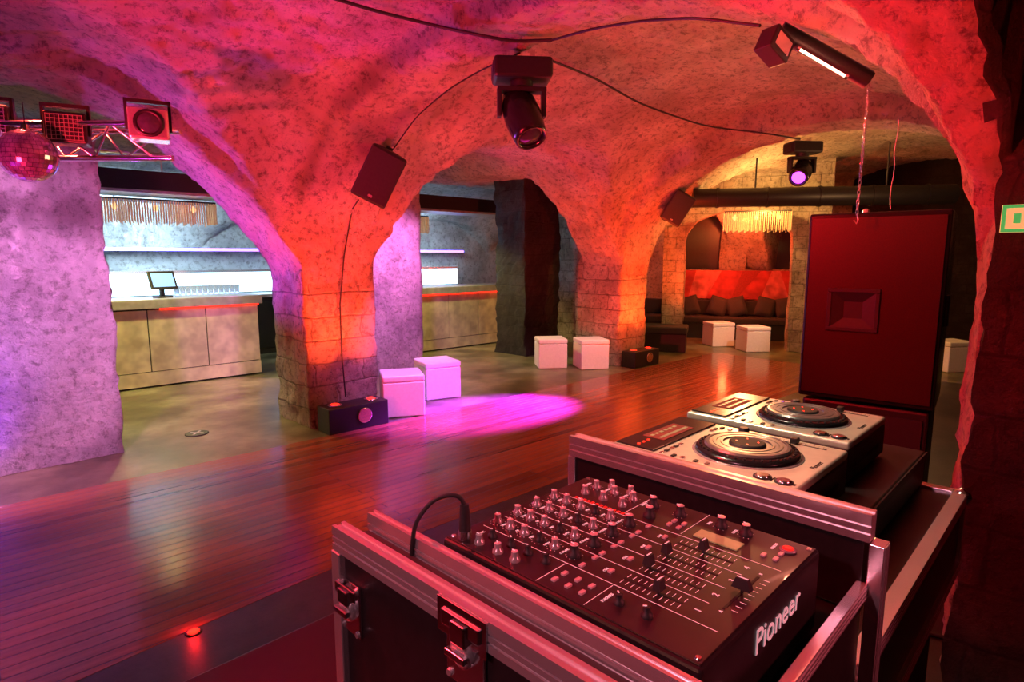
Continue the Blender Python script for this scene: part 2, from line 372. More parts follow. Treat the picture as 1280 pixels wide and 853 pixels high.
for i,(u,tilt) in enumerate([(.1,.25),(.56,-.3),(1.0,.3),(1.46,-.3),(1.9,.25),(2.34,-.2)]):
    if p0 is None: p0=pillow_mb(.36,.38,.14).build('cushion',m_cush);o=p0
    else: o=p0.copy();C.objects.link(o)
    o.location=LP(u,1.62,.45);o.rotation_euler=(-.2,tilt,LR)
    tag(o,'black square cushion on the lounge bench, %s of the row of six'%places[i],'cushion','cushions on the lounge bench')
g=MB();a=Vector((2.75,9.35,2.5));c=Vector((6.3,8.75,2.5))
g.cyl(a,c,.14,.14,24)
for k in range(5): p=a+(c-a)*(k+.5)/5;d=(c-a).normalized();g.cyl(p-d*.02,p+d*.02,.152,.152,24)
du=thing('ventilation_duct','fat black round duct crossing in front of the lounge','duct');g.build('pipe',m_black,du)
for k in (.25,.75):
    p=a+(c-a)*k;MB().cyl(p+Vector((0,0,.13)),p+Vector((0,0,.75)),.012).build('hanger',m_black,du)
# ---------------------------------------------------------------- bar
def counter(t0,t1,label,npan,sl):
    b=thing('bar_counter',label,'bar counter',W((t0+t1)/2,8.75),ROT);L=(t1-t0)/2
    MB().box(-L+.02,L-.02,-.28,.3,.08,1.0).build('carcass',m_black,b)
    MB().box(-L-.05,L+.05,-.36,.36,.985,1.1).build('countertop',m_steeld,b,bevel=.008)
    MB().box(-L,L,-.26,.28,0,.08).build('plinth',m_black,b)
    w=(2*L)/npan
    for i in range(npan):
        MB().box(-L+i*w+.006,-L+(i+1)*w-.006,-.305,-.281,.2,.965).build('front_panel',m_steel,b,bevel=.003)
    MB().box(-L,L,-.312,-.281,.02,.19).build('kick_panel',m_steel,b)
    MB().box(L-.019,L+.004,-.28,.3,.02,.975).build('end_panel',m_steel,b)
    MB().box(L-sl,L,-.34,-.31,.966,.984).build('light_strip',m_ered,b)
    return b
counter(-1.6,3.09,'brushed steel bar counter with square panels seen through the left arch',7,1.2)
counter(5.0,8.45,'steel fronted bar counter seen between the violet and the black piers',5,3.2)
bb=thing('back_counter','dark work counter running under the lit bar backsplash','counter',W(3.2,10.45),ROT)
MB().box(-5,5.2,-.3,.34,0,.95).build('carcass',m_black,bb);MB().box(-5,5.2,-.33,.36,.95,1.0).build('worktop',m_steeld,bb)
for i in range(12): MB().box(-4.95+i*.84,-4.15+i*.84,-.325,-.301,.1,.9).build('door',m_blackg,bb,bevel=.004)
sp=thing('backlit_splashback','glowing white backsplash panel behind the bar','light panel',W(3.2,10.8,1.0),ROT);MB().box(-5,5.2,-.02,0,.02,.36).build('diffuser',m_ewh,sp);MB().box(-5,5.2,-.03,.0,.36,.4).build('frame',m_alu,sp)
ls=thing('bar_shelf','thin shelf edged with a violet light strip on the bar back wall','shelf',W(3.2,10.55,1.72),ROT);MB().box(-5,5.2,0,.28,0,.03).build('board',m_steeld,ls);MB().box(-5,5.2,-.012,-.001,-.01,.036).build('light_strip',m_evst,ls)
be=thing('canopy_beam','long black beam hanging above the bar counters','beam',W(3.2,8.3,2.4),ROT)
MB().box(-5,5.2,-.08,.08,0,.22).build('beam_body',m_black,be)
MB().box(-5,5.2,-.02,.6,-.03,0).build('canopy_shelf',m_steeld,be)
for x in (-4,-1.2,2.2,4.6): MB().cyl((x,0,.2),(x,0,.6),.012).build('hanger',m_alu,be)
pp=thing('ceiling_pipe','pale pipe with fittings running above the bar beam','pipe',W(.5,7.6,2.72),ROT)
MB().cyl((-2.5,0,0),(3.0,0,0),.025,seg=12).build('pipe',m_alu,pp)
for x in (-1.5,-.2,.8,1.7): MB().cyl((x,0,0),(x,0,.2),.008).cyl((x-.03,0,0),(x+.03,0,0),.036).build('clamp',m_chrome,pp)
def chandelier(loc,rz,L,D,h,label):
    c=thing('rod_chandelier',label,'chandelier',loc,rz)
    MB().box(-L/2,L/2,-D/2,D/2,0,.02).build('frame',m_black,c)
    g=MB();n=int(L/.03)
    for i in range(n+1):
        for y in (-D/2,D/2): g.box(-L/2+L*i/n-.006,-L/2+L*i/n+.006,y-.004,y+.004,-h+.02*math.sin(i*2.1),0)
    for j in range(int(D/.03)):
        for x in (-L/2,L/2): g.box(x-.004,x+.004,-D/2+j*.03,-D/2+j*.03+.012,-h,0)
    g.build('rod_fringe',m_gold,c)
    for x in (-L/3,0,L/3): MB().lathe([(.005,.05),(.03,.02),(.035,0),(.02,-.03),(.003,-.04)],(x,0,-.08),12).build('bulb',m_ebulb,c)
    for x in (-L/3,L/3): MB().cyl((x,0,.02),(x,0,.3),.004,seg=6).build('suspension_wire',m_black,c)
chandelier(W(2.05,8.95,2.32),ROT,1.35,.4,.27,'long golden rod chandelier hanging above the left bar counter')
chandelier(W(5.75,8.95,2.3),ROT,.9,.4,.27,'golden rod chandelier glimpsed beside the violet pier')
chandelier(at(946,266,9.75),LR,1.0,.4,.3,'copper rod chandelier hanging in front of the lounge arch')
ps=thing('till_terminal','tilted till screen on a stand on the left bar counter','till',W(2.0,8.72,1.1),ROT+.3)
MB().box(-.09,.09,-.08,.08,0,.02).build('base',m_black,ps,bevel=.005);MB().box(-.025,.025,-.01,.03,.02,.16).build('stand',m_black,ps)
g=MB();g.M=Matrix.Translation((0,-.02,.22))@Matrix.Rotation(-.35,4,'X');g.box(-.17,.17,-.012,.015,-.12,.12);g.build('monitor_case',m_black,ps,bevel=.005)
g=MB();g.M=Matrix.Translation((0,-.02,.22))@Matrix.Rotation(-.35,4,'X');g.box(-.14,.14,-.0145,-.0125,-.09,.09);g.build('screen',m_screen,ps)
gl=None;wd=['first','second','third','fourth','fifth','sixth','seventh','eighth','ninth','tenth','eleventh','twelfth']
for i in range(12):
    if gl is None: gl=MB().lathe([(.028,0),(.03,.003),(.036,.13),(.034,.13),(.028,.01)],seg=14).build('drinking_glass',m_glass);o=gl
    else: o=gl.copy();C.objects.link(o)
    o.location=W(2.22+i*.07,8.93,1.1);tag(o,'clear glass on the bar counter, %s along the row from the till'%wd[i],'glass','glasses lined up on the bar')
bt=None
for i in range(10):
    if bt is None: bt=MB().lathe([(.036,0),(.038,.01),(.038,.19),(.03,.22),(.013,.25),(.013,.31),(.015,.312)],seg=14).build('bottle',m_bottle);o=bt
    else: o=bt.copy();C.objects.link(o)
    o.location=W([.55,.68,.8,.93,1.05,4.0,6.4,6.55,6.75,6.9][i],10.66,1.75)
    tag(o,'dark green bottle standing on the violet lit bar shelf','bottle','bottles on the lit shelf')
nb=thing('napkin_box','small white box with a green lid at the left end of the bar','box',W(.98,8.6,1.1),ROT);MB().box(-.06,.06,-.06,.06,0,.16).build('body',m_white,nb,bevel=.006);MB().box(-.062,.062,-.062,.062,.16,.19).build('lid',m_green,nb)
wl=MB().lathe([(.036,0),(.038,.01),(.038,.19),(.03,.22),(.013,.25),(.013,.31)],seg=14).build('bottle',m_bottle2,loc=W(1.13,8.72,1.1));tag(wl,'amber bottle beside the small white box on the bar','bottle')
# ---------------------------------------------------------------- cube stools
def cube(loc,rz,label,first=[None]):
    if first[0] is None:
        r=thing('cube_stool',label,'stool',loc,rz,'white cube stools')
        MB().box(-.21,.21,-.21,.21,.0,.36).build('body',m_white,r,bevel=.012,seg=3)
        MB().box(-.213,.213,-.213,.213,.362,.43).build('seat',m_white,r,bevel=.018,seg=3)
        first[0]=r;return r
    return dup(first[0],loc,rz,label)
def cb(px,py,rz,label,push=.27):
    p=on_z(px,py,0);d=Vector((p.x,p.y,0)).normalized();cube(Vector((p.x,p.y,0))+d*push,rz,label)
cb(503,523,.3,'magenta lit white cube stool beside the light box on the middle pier',.25)
cb(547,501,.5,'second white cube stool, just behind the magenta topped one')
cb(688,462,.12,'white cube stool in front of the black rock pier')
cb(738,462,.2,'white cube stool against the far red pier',.2)
cb(897,434,.15,'white cube stool in the lounge opening, left one of the pair')
cb(940,441,.1,'white cube stool in the lounge opening, right one of the pair')
cb(1186,466,.1,'white cube stool half hidden behind the large loudspeaker')
# ---------------------------------------------------------------- light boxes
def light_box(t,n,label,front):
    b=thing('light_box',label,'light box',W(t,n),ROT)
    MB().box(-.31,.31,-.12,.12,0,.24).build('body',m_black,b,bevel=.008)
    for x in (-.19,.19):
        o=MB().lathe([(.05,0),(.05,.008),(.03,.016)],(x,0,.241),24).build('lamp',m_ered,b)
        MB().lathe([(.051,0),(.068,0),(.066,.012),(.051,.012)],(x,0,.24),24).build('ring',m_chrome,o)
    o=MB().lathe([(.065,0),(.065,.006),(.045,.008)],(0.05,-.121,.13),24,axis=(0,-1,0)).build('lamp',front,b)
    MB().lathe([(.066,0),(.075,0),(.072,.014),(.066,.014)],(0.05,-.12,.13),24,axis=(0,-1,0)).build('ring',m_chrome,o)
light_box(2.72,5.13,'black light box with magenta front lamp at the middle pier',m_emag)
light_box(7.5,5.18,'black light box with red lamps at the foot of the far pier',m_ered)
FLP=on_z(242,791,0)
fl=thing('floor_light','small round red floor light set in the dark stone','light',FLP);MB().lathe([(.034,0),(.034,.004),(.03,.006)],(0,0,0),24).build('rim',m_black,fl);MB().lathe([(.024,.006),(.018,.01)],(0,0,0),20).build('lens',m_ered,fl)
dr=thing('floor_drain','round metal drain cover in the stone floor by the bar','drain',on_z(246,542,0));MB().lathe([(.1,-.002),(.1,.004),(.09,.005)],(0,0,0),28).build('cover',m_rubber,dr);MB().box(-.06,.06,-.008,.008,.005,.009).box(-.008,.008,-.06,.06,.005,.009).build('slots',m_steeld,dr)
# ---------------------------------------------------------------- moving heads
def moving_head(loc,label,sc,rz,aim,lens):
    r=thing('moving_head_light',label,'stage light',loc,rz);r.scale=(sc,)*3
    MB().box(-.2,.2,-.13,.13,-.14,0).build('base',m_black,r,bevel=.02)
    for s in (-1,1): MB().box(min(s*.205,s*.19),max(s*.205,s*.19),-.1,.1,-.11,-.03).build('handle',m_rubber,r)
    MB().cyl((0,0,-.18),(0,0,-.14),.08).box(-.17,.17,-.05,.05,-.21,-.18).build('yoke_bridge',m_black,r)
    for s in (-1,1): MB().prism([(s*.14,-.05),(s*.17,-.05),(s*.17,.05),(s*.14,.05)],-.38,-.18).build('yoke_arm',m_black,r,bevel=.008)
    h=MB().lathe([(.03,-.19),(.09,-.17),(.125,-.07),(.132,.06),(.118,.18),(.11,.23),(.095,.23),(.09,.21)],(0,0,-.35),28,axis=aim).build('head',m_blackg,r)
    d=Vector(aim).normalized();MB().lathe([(.088,0),(.05,.018),(.01,.026)],Vector((0,0,-.35))+d*.205,24,axis=aim).build('lens',lens,h)
    for s in (-1,1): MB().box(min(s*.09,s*.06),max(s*.09,s*.06),-.03,.03,0,.06).build('clamp',m_alu,r)
p=at(652,76,4.25);moving_head(p,'black moving head stage light hanging from the arch nearest the mixer',1.02,.1,(.25,-.5,-.85),m_lens)
p=at(1004,178,7.6);moving_head(p,'black moving head with violet lens hanging beyond the large loudspeaker',1.0,.1,(-.5,-.6,-.45),m_evio)
# ---------------------------------------------------------------- wall speakers
def wall_speaker(loc,rot,label):
    r=thing('wall_loudspeaker',label,'loudspeaker',loc);r.rotation_euler=rot
    MB().prism([(-.16,-.14),(.16,-.14),(.1,.14),(-.1,.14)],-.23,.23).build('cabinet',m_black,r,bevel=.02)
    MB().box(-.145,.145,-.15,-.141,-.21,.21).build('grille',m_rubber,r,bevel=.004)
    MB().box(-.018,.018,-.155,-.1505,-.185,-.165).build('badge',m_alu,r)
    MB().box(-.03,.03,.14,.2,-.25,.25).build('bracket',m_black,r,bevel=.004)
p=at(473,219,5.15);wall_speaker(p,(.25,.45,.35),'tilted black loudspeaker fixed above the middle pier')
p=at(845,259,8.6);wall_speaker(p,(.25,.5,.1),'small black loudspeaker fixed above the far pier')
# ---------------------------------------------------------------- flood fixture on near arch
fp=at(1018,72,2.86);a=at(1000,62,2.8);c=at(1056,95,2.78);d=(c-a)
fx=thing('tube_floodlight','black flood fixture with a glowing tube on the near arch','light',fp)
dn=d.normalized()
g=MB();g.M=Matrix.Translation(-fp);e0=at(975,38,2.92);e1=at(1086,100,2.92);g.cyl(e0,e1,.045,.045,6);g.build('housing',m_black,fx)
g=MB();g.M=Matrix.Translation(-fp);g.cyl(a,c,.006,.006,12);g.build('tube',m_etube,fx)
for q0,q1 in ((a-dn*.015,a),(c,c+dn*.015)):
    g=MB();g.M=Matrix.Translation(-fp);g.cyl(q0,q1,.012);g.build('end_cap',m_chrome,fx)
g=MB();q=at(968,58,2.85);QM=Matrix.Translation(q-fp)@Matrix.Rotation(.5,4,'Z')@Matrix.Rotation(.5,4,'Y');g.M=QM;g.box(-.07,.07,-.05,.05,-.06,.06);g.build('ballast_box',m_black,fx,bevel=.008)
g=MB();g.M=QM;g.box(-.05,.05,-.053,-.051,-.035,.035);g.build('reflector',m_alu,fx)
# ---------------------------------------------------------------- truss and mirror ball
TL=Vector((-3.7,3.36,2.31));TRr=Vector((-1.84,3.36,2.29))
tr=thing('lighting_truss','aluminium lighting truss crossing in front of the left wall','truss',TL)
D=(TRr-TL).length;off=[(0,-.1,.0),(0,.1,.0),(0,0,-.16)]
for o_ in off: MB().cyl((0,o_[1],o_[2]),(D,o_[1],o_[2]),.016,seg=12).build('chord',m_chrome,tr)
g=MB();k=int(D/.16)
for i in range(k):
    for (p_,q_) in ((0,2),(2,1),(0,1)):
        A_=Vector((i*.16,off[p_][1],off[p_][2]));B_=Vector((i*.16+(.16 if i%2==0 else 0),off[q_][1],off[q_][2]));A_.x+=0 if i%2==0 else .16
        g.cyl(A_,B_,.006,seg=8)
g.build('bracing',m_chrome,tr)
for y in (-.1,.1): MB().cyl((.1,y,0),(.1,y,.5),.008,seg=8).build('hanger',m_rubber,tr)
def box_lamp(loc,rz,label,grid):
    r=thing('truss_lamp',label,'stage light',loc,rz);r.scale=(.92,.92,.92)
    MB().box(-.1,.1,-.06,.1,-.2,-.03).build('housing',m_alu if not grid else m_black,r,bevel=.012)
    if grid:
        g=MB()
        for i in range(9): g.box(-.085+i*.021-.002,-.085+i*.021+.002,-.068,-.061,-.185,-.045)
        for i in range(7): g.box(-.087,.087,-.069,-.062,-.183+i*.0225-.002,-.183+i*.0225+.002)
        g.build('grille',m_alu,r)
    else:
        MB().lathe([(.075,0),(.075,.01),(.06,.012),(.055,.004)],(0,-.06,-.115),24,axis=(0,-1,0)).build('front_ring',m_black,r)
        MB().lathe([(.055,0),(.03,.012),(.005,.015)],(0,-.064,-.115),24,axis=(0,-1,0)).build('lens',m_lens,r)
    MB().box(-.115,-.1,-.02,.02,-.15,.02).box(.1,.115,-.02,.02,-.15,.02).box(-.115,.115,-.02,.02,.0,.02).build('bracket',m_black,r)
box_lamp(at(84,160,3.15)+Vector((0,0,.1)),.45,'square caged lamp on the truss right of the mirror ball',True)
box_lamp(at(186,155,3.15)+Vector((0,0,.1)),.5,'silver lamp with a round black lens at the truss end',False)
box_lamp(at(-12,150,3.15)+Vector((0,0,.1)),.4,'caged lamp on the truss at the left picture edge',True)
bp_=at(35,195,3.0);ba=thing('mirror_ball','mirror ball hanging under the lighting truss','mirror ball',bp_)
g=MB();nn=18
for i in range(nn):
    a0=-PI/2+PI*i/nn;a1=-PI/2+PI*(i+1)/nn;am=(a0+a1)/2;kk=max(6,int(36*math.cos(am)))
    for j in range(kk):
        b0=2*PI*j/kk;b1=2*PI*(j+.93)/kk;r_=.128;aa1=a1-.012
        g.add([(r_*math.cos(x)*math.cos(y),r_*math.cos(x)*math.sin(y),r_*math.sin(x)) for x,y in ((a0,b0),(a0,b1),(aa1,b1),(aa1,b0))],[(0,1,2,3)])
g.build('mirror_tiles',m_mirror,ba,fix=False)
MB().lathe([(.005,-.125),(.07,-.103),(.125,0),(.07,.103),(.005,.125)],seg=24).build('core',m_black,ba)
MB().cyl((0,0,.12),(0,0,.15),.02).build('cap',m_chrome,ba);MB().cyl((0,0,.15),(0,0,.26),.003,seg=6).build('wire',m_black,ba)
# ---------------------------------------------------------------- big loudspeaker
sr=math.radians(-38.5)
SP=Vector((2.13,3.57,.74))
s=thing('bass_cabinet','black bass cabinet standing under the large loudspeaker','loudspeaker',Vector((2.15,3.59,0)),sr)
MB().box(-.34,.34,0,.5,0,.72).build('cabinet',m_black,s,bevel=.015);MB().box(-.31,.31,-.012,0,.05,.67).build('grille',m_rubber,s)
s=thing('large_loudspeaker','large black loudspeaker with red light tinted into its grille and a square horn','loudspeaker',SP,sr)
g=MB();g.prism([(-.36,0),(.36,0),(.365,.1),(.36,.55),(-.35,.55),(-.365,.1)],0,1.14);g.build('cabinet',m_blackg,s,bevel=.012)
hx=-.085
g=MB();g.box(-.34,hx-.14,-.014,0,.03,1.11);g.box(hx+.14,.34,-.014,0,.03,1.11);g.box(hx-.14,hx+.14,-.014,0,.03,.43);g.box(hx-.14,hx+.14,-.014,0,.69,1.11);g.build('grille',m_grille,s)
h=MB()
for (x0,x1,z0,z1) in ((-.14,.14,.43,.455),(-.14,.14,.665,.69),(-.14,-.115,.455,.665),(.115,.14,.455,.665)): h.box(hx+x0,hx+x1,-.025,0,z0,z1)
ho=h.build('horn_frame',m_rubber,s,bevel=.004)
g=MB()
def rect(x,z,y): return [(hx-x,y,.56-z),(hx+x,y,.56-z),(hx+x,y,.56+z),(hx-x,y,.56+z)]
g.add(rect(.115,.105,-.02)+rect(.05,.05,-.002),[(0,1,5,4),(1,2,6,5),(2,3,7,6),(3,0,4,7),(4,5,6,7)]);g.build('horn_flare',m_rubber,ho,fix=False)
MB().box(.362,.38,.1,.2,.48,.66).build('side_handle',m_rubber,s,bevel=.005)
MB().lathe([(.02,0),(.02,.02),(.008,.03)],(-.08,.15,1.14),12).build('rigging_point',m_alu,s)
def strand(name,label,cat,p0,p1,links):
    r=thing(name,label,cat,p0)
    g=MB();L=p1-p0
    if links:
        k=int(L.length/.028)
        for i in range(k):
            cpt=L*(i+.5)/k;pts=[]
            for j in range(13):
                q=2*PI*j/12;a_=.0075*math.cos(q);b_=.018*math.sin(q)
                pts.append(cpt+(Vector((a_,0,b_)) if i%2 else Vector((0,a_,b_))))
            g.tube(pts,.0022,5)
        g.build('links',m_chrome,r);MB().tube([L+Vector((0,0,-.0)),L+Vector((.012,0,-.03)),L+Vector((0,0,-.055)),L+Vector((-.014,0,-.035))],.004).build('hook',m_alu,r)
    else: g.tube([L*(i/8)+Vector((.006*math.sin(i*1.7),0,0)) for i in range(9)],.0025,6);g.build('rope_length',m_white,r)
strand('hanging_chain','thin steel chain with a hook hanging over the large loudspeaker','chain',at(1087,100,3.5),at(1071,268,3.45),True)
strand('safety_rope','thin white rope hanging over the large loudspeaker','rope',at(1123,150,3.6),at(1112,262,3.5),False)
# sign on near pier
si=thing('wall_sign','small glowing sign with a green border on the near right pier','sign',W(2.60,.3,1.745),ROT+PI/2)
MB().box(-.1,.075,.0,.012,-.045,.045).build('plate',m_signw,si)
g=MB()
for (x0,x1,z0,z1) in ((-.098,.073,-.044,-.034),(-.098,.073,.034,.044),(-.098,-.088,-.034,.034),(.063,.073,-.034,.034)): g.box(x0,x1,.0121,.0135,z0,z1)
g.box(-.01,.014,.0121,.0135,-.024,.024);g.box(.024,.042,.0121,.0135,-.016,.016);g.build('green_border',m_green,si)
# ---------------------------------------------------------------- ceiling cables
def cable(pxs,label,r=.009,off=.07):
    pts=[]
    for i in range(len(pxs)-1):
        (a0,b0),(a1,b1)=pxs[i],pxs[i+1]
        for k in range(6): pts.append(hitceil(a0+(a1-a0)*k/6,b0+(b1-b0)*k/6,off))
    pts.append(hitceil(*pxs[-1],off))
    for _ in range(3): pts=[pts[0]]+[(pts[i-1]+pts[i]*2+pts[i+1])/4 for i in range(1,len(pts)-1)]+[pts[-1]]
    tag(MB().tube(pts,r,8).build('cable',m_rubber),label,'cable')
cable([(398,-8),(470,14),(560,36),(640,52),(690,50)],'thick black cable bundle running up the near vault to the moving head',.011)
cable([(690,50),(740,36),(800,26),(870,22),(950,32)],'black cable curving along the arch from moving head to tube light',.008)
cable([(650,66),(600,88),(560,112),(520,146),(492,186)],'black cable sagging from moving head down to the tilted loudspeaker',.006)
cable([(690,76),(745,98),(800,130),(880,158),(960,167),(1000,174)],'black cable crossing the far vault between both moving heads',.01)
pts=[at(448,250,5.3),on_n(440,262,5.2),on_n(430,320,5.24),on_n(425,380,5.25),on_n(427,440,5.25),on_n(432,496,5.25)]
tag(MB().tube(pts,.007).build('cable',m_rubber),'thin cable running down the front of the middle pier','cable')
# ================================================================ DJ GEAR (local x=e1, y=-e2)
def gt(name,label,cat,x,y,z,group=None): return thing(name,label,cat,G(x,y,z),GR,group)
bo=gt('booth_table','low dark red black topped table under the mixer case','table',0,0,0)
MB().box(-1.2,.44,-.42,.31,.96,1.0).build('tabletop',m_table,bo,bevel=.004)
MB().box(-1.15,.4,.22,.26,0,.96).build('front_board',m_black,bo);MB().box(.38,.42,-.4,.22,0,.96).build('side_board',m_black,bo)
st=gt('booth_stand','black wooden stand below the long flight case','stand',1.0,-.05,0)
MB().box(-.54,.46,-.3,.3,0,.78).build('body',m_black,st)
lc=gt('flight_case','long black flight case with aluminium edges beneath both disc players','flight case',.46,-.40,.78)
XE=1.0
MB().box(0.01,XE-.01,.01,.68,0,.215).build('panel_box',m_lam,lc)
def ext_x(g,x0,x1,y0,y1,z0,z1):
    g.box(x0,x1,y0,y1,z0,z1)
    hz=z1-z0
    for k in (.2,.45,.7): g.box(x0,x1,y0-.0015,y0,z0+hz*k,z0+hz*(k+.1))
for (a_) in ((0,XE,0,.03,.19,.222),(0,XE,.66,.69,.19,.222),(0,XE,0,.012,0,.03)):
    g=MB();ext_x(g,*a_);g.build('aluminium_edge',m_alu,lc,bevel=.002)
for a_ in ((0,.03,.03,.66,.19,.222),(XE-.03,XE,.03,.66,.19,.222),(0,.025,0,.025,.03,.19),(XE-.025,XE,0,.025,.03,.19)):
    MB().box(*a_).build('aluminium_edge',m_alu,lc,bevel=.002)
for c_ in ((XE-.015,.01,.21),(.015,.01,.21)): MB().lathe([(.003,-.022),(.018,-.014),(.023,0),(.018,.014),(.003,.022)],c_,16).build('ball_corner',m_chrome,lc)
rs=gt('player_riser','flat black case raising both disc players','case',.5,-.30,1.0025)
MB().box(0,.94,0,.54,0,.092).build('body',m_lam,rs,bevel=.004)
MB().box(0,.94,-.004,.0,.07,.09).build('edge_strip',m_black,rs)
mc=gt('flight_case','open black flight case with aluminium rims and latches holding the mixer','flight case',0,0,1.0015)
MB().box(-.075,.425,-.40,.12,0,.13).build('case_floor',m_lam,mc)
MB().box(-.083,-.065,-.405,.128,0,.22).build('side_panel',m_lam,mc)
MB().box(.402,.428,-.405,.10,.135,.25).build('side_panel',m_lam,mc)
MB().box(-.065,.40,-.408,-.396,0,.15).build('end_panel',m_lam,mc)
MB().box(-.065,.40,.112,.128,0,.11).build('end_panel',m_lam,mc)
def rim(x0,x1,y0,y1,z0,z1):
    g=MB();h=z1-z0
    g.box(x0,x1,y0,y1,z0,z0+h*.3);g.box(x0+.003,x1,y0,y1,z0+h*.3,z0+h*.4);g.box(x0,x1,y0,y1,z0+h*.4,z0+h*.6);g.box(x0+.003,x1,y0,y1,z0+h*.6,z0+h*.68);g.box(x0,x1,y0,y1,z0+h*.68,z1)
    w=x1-x0
    g.box(x0,x0+w*.3,y0,y1,z1,z1+.003);g.box(x1-w*.3,x1,y0,y1,z1,z1+.003)
    g.build('aluminium_edge',m_alu,mc)
rim(-.09,-.07,-.41,.132,.213,.245)
rim(-.033,-.019,-.40,.132,.21,.246)
rim(.398,.424,-.412,.105,.238,.274)
MB().box(-.066,-.036,-.4,.125,.13,.225).build('foam_lining',m_rubber,mc)
g=MB();g.box(-.06,.40,-.414,-.400,.158,.18)
for k in (.163,.169,.175): g.box(-.06,.40,-.4155,-.414,k-.0014,k+.0014)
g.build('aluminium_edge',m_alu,mc,bevel=.001)
g=MB();g.box(.398,.426,-.43,-.412,0,.237)
for k in (.403,.411,.419): g.box(k-.0015,k+.0015,-.4318,-.43,0,.237)
g.build('corner_post',m_alu,mc,bevel=.0015)
MB().box(-.092,-.068,.112,.134,0,.212).build('corner_post',m_alu,mc,bevel=.0015)
MB().box(.398,.428,.09,.107,.12,.237).build('corner_post',m_alu,mc,bevel=.0015)
def latch(y,z,w,h):
    l=MB().box(-.088,-.083,y-w/2,y+w/2,z-h/2,z+h/2).box(-.096,-.092,y-w/2,y+w/2,z+h*.25,z+h*.45).build('latch',m_chrome,mc,bevel=.0015)
    MB().lathe([(.018,0),(.018,.006),(.012,.009)],(-.088,y,z),20,axis=(-1,0,0)).build('dial',m_alu,l)
    MB().box(-.104,-.097,y-.016,y+.016,z-.004,z+.004).build('butterfly_wing',m_chrome,l,bevel=.0012)
    MB().box(-.1,-.088,y-.012,y+.012,z+h*.12,z+h*.4).build('hook',m_chrome,l,bevel=.002)
    for sy in (-1,1):
        for sz in (-1,1): MB().lathe([(.005,0),(.004,.003)],(-.088,y+sy*w*.4,z+sz*h*.42),10,axis=(-1,0,0)).build('rivet',m_alu,l)
latch(-.146,.195,.062,.09);latch(.095,.14,.05,.075)
MB().box(-.0925,-.0905,-.185,-.105,.205,.246).build('latch_plate',m_chrome,mc,bevel=.0005)
# ---- mixer
mx=gt('mixer','black four channel mixer with grey knobs and white lettering in its case','mixer',0,0,1.133)
ZT=.112
MB().prism([(0,-.375),(.32,-.375),(.32,0),(0,0)],.004,ZT).build('chassis',m_lam,mx,bevel=.004)
MB().box(.004,.316,-.371,-.004,ZT,ZT+.002).build('faceplate',m_face,mx,bevel=.0008)
Z=ZT+.002
def knob(r,h,silver):
    g=MB();g.lathe([(r*1.3,0),(r*1.25,h*.3),(r*.85,h*.4),(r*.8,h*.95)],seg=16,mi=0);g.lathe([(r*.8,h*.95),(r*.7,h)],seg=16,mi=1);g.box(-.0007,.0007,0,r*.85,h,h+.0006,2)
    return g.build('knob',[m_rubber if silver!=1 else m_knob,m_knobtop if silver else m_rubber,m_whitel],mx)
protoA=knob(.0055,.013,1);protoB=knob(.005,.012,0);protoC=knob(.007,.016,2)
cnt={}
def put(p,x,y,a=None):
    if p.name in cnt: o=p.copy();C.objects.link(o);o.parent=mx
    else: o=p;cnt[p.name]=1
    o.location=(x,y,Z);o.rotation_euler=(0,0,random.uniform(-.8,.8) if a is None else a)
chx=[.083,.124,.165,.206]
for x in chx:
    for k,y in enumerate((-.022,-.047,-.074,-.101,-.128)): put(protoA if k!=3 else protoB,x,y)
    put(protoC,x,-.16)
for y in (-.05,-.085,-.115,-.145): put(protoB,.046,y)
for y in (-.05,-.085,-.115): put(protoA,.022,y)
for y in (-.26,-.295): put(protoB,.035,y)
for x,y in ((.285,-.045),(.285,-.08),(.285,-.115),(.255,-.115),(.255,-.045),(.255,-.08),(.304,-.062),(.304,-.098)): put(protoA,x,y)
for x,y in ((.285,-.15),(.285,-.195),(.29,-.255),(.29,-.29),(.25,-.165)): put(protoC,x,y)
for x in chx+[.15]:
    if x==.15: MB().box(.105,.195,-.3475,-.3445,Z,Z+.0005).build('fader_slot',m_rubber,mx);cx,cy,hw,hd=.15,-.346,.005,.011
    else:
        MB().box(x-.0015,x+.0015,-.31,-.235,Z,Z+.0005).build('fader_slot',m_rubber,mx);cx,cy,hw,hd=x,-.24-.05*random.random(),.007,.005
    MB().prism([(cx-hw,cy-hd),(cx+hw,cy-hd),(cx+hw,cy+hd),(cx-hw,cy+hd)],Z+.005,Z+.017,top=[(cx-hw*.7,cy-hd*.6),(cx+hw*.7,cy-hd*.6),(cx+hw*.7,cy+hd*.6),(cx-hw*.7,cy+hd*.6)]).box(cx-.0012,cx+.0012,cy-.0012,cy+.0012,Z,Z+.005).build('fader_cap',m_rubber,mx)
    MB().box(cx-(hw*.68 if hw>.006 else .0008),cx+(hw*.68 if hw>.006 else .0008),cy-(.0008 if hw>.006 else hd*.58),cy+(.0008 if hw>.006 else hd*.58),Z+.0171,Z+.0176).build('fader_line',m_whitel,mx)
g=MB()
for x in chx:
    for k in range(11): g.box(x-.012,x-.004,-.31+k*.0073,-.3094+k*.0073,Z,Z+.0003);g.box(x+.004,x+.012,-.31+k*.0073,-.3094+k*.0073,Z,Z+.0003)
for k in range(9): g.box(.108+k*.0105,.1086+k*.0105,-.36,-.353,Z,Z+.0003)
for x in chx[:-1]: g.box(x+.0202,x+.0208,-.33,-.015,Z,Z+.0003)
g.box(.062,.0626,-.36,-.015,Z,Z+.0003);g.box(.2265,.2271,-.36,-.015,Z,Z+.0003)
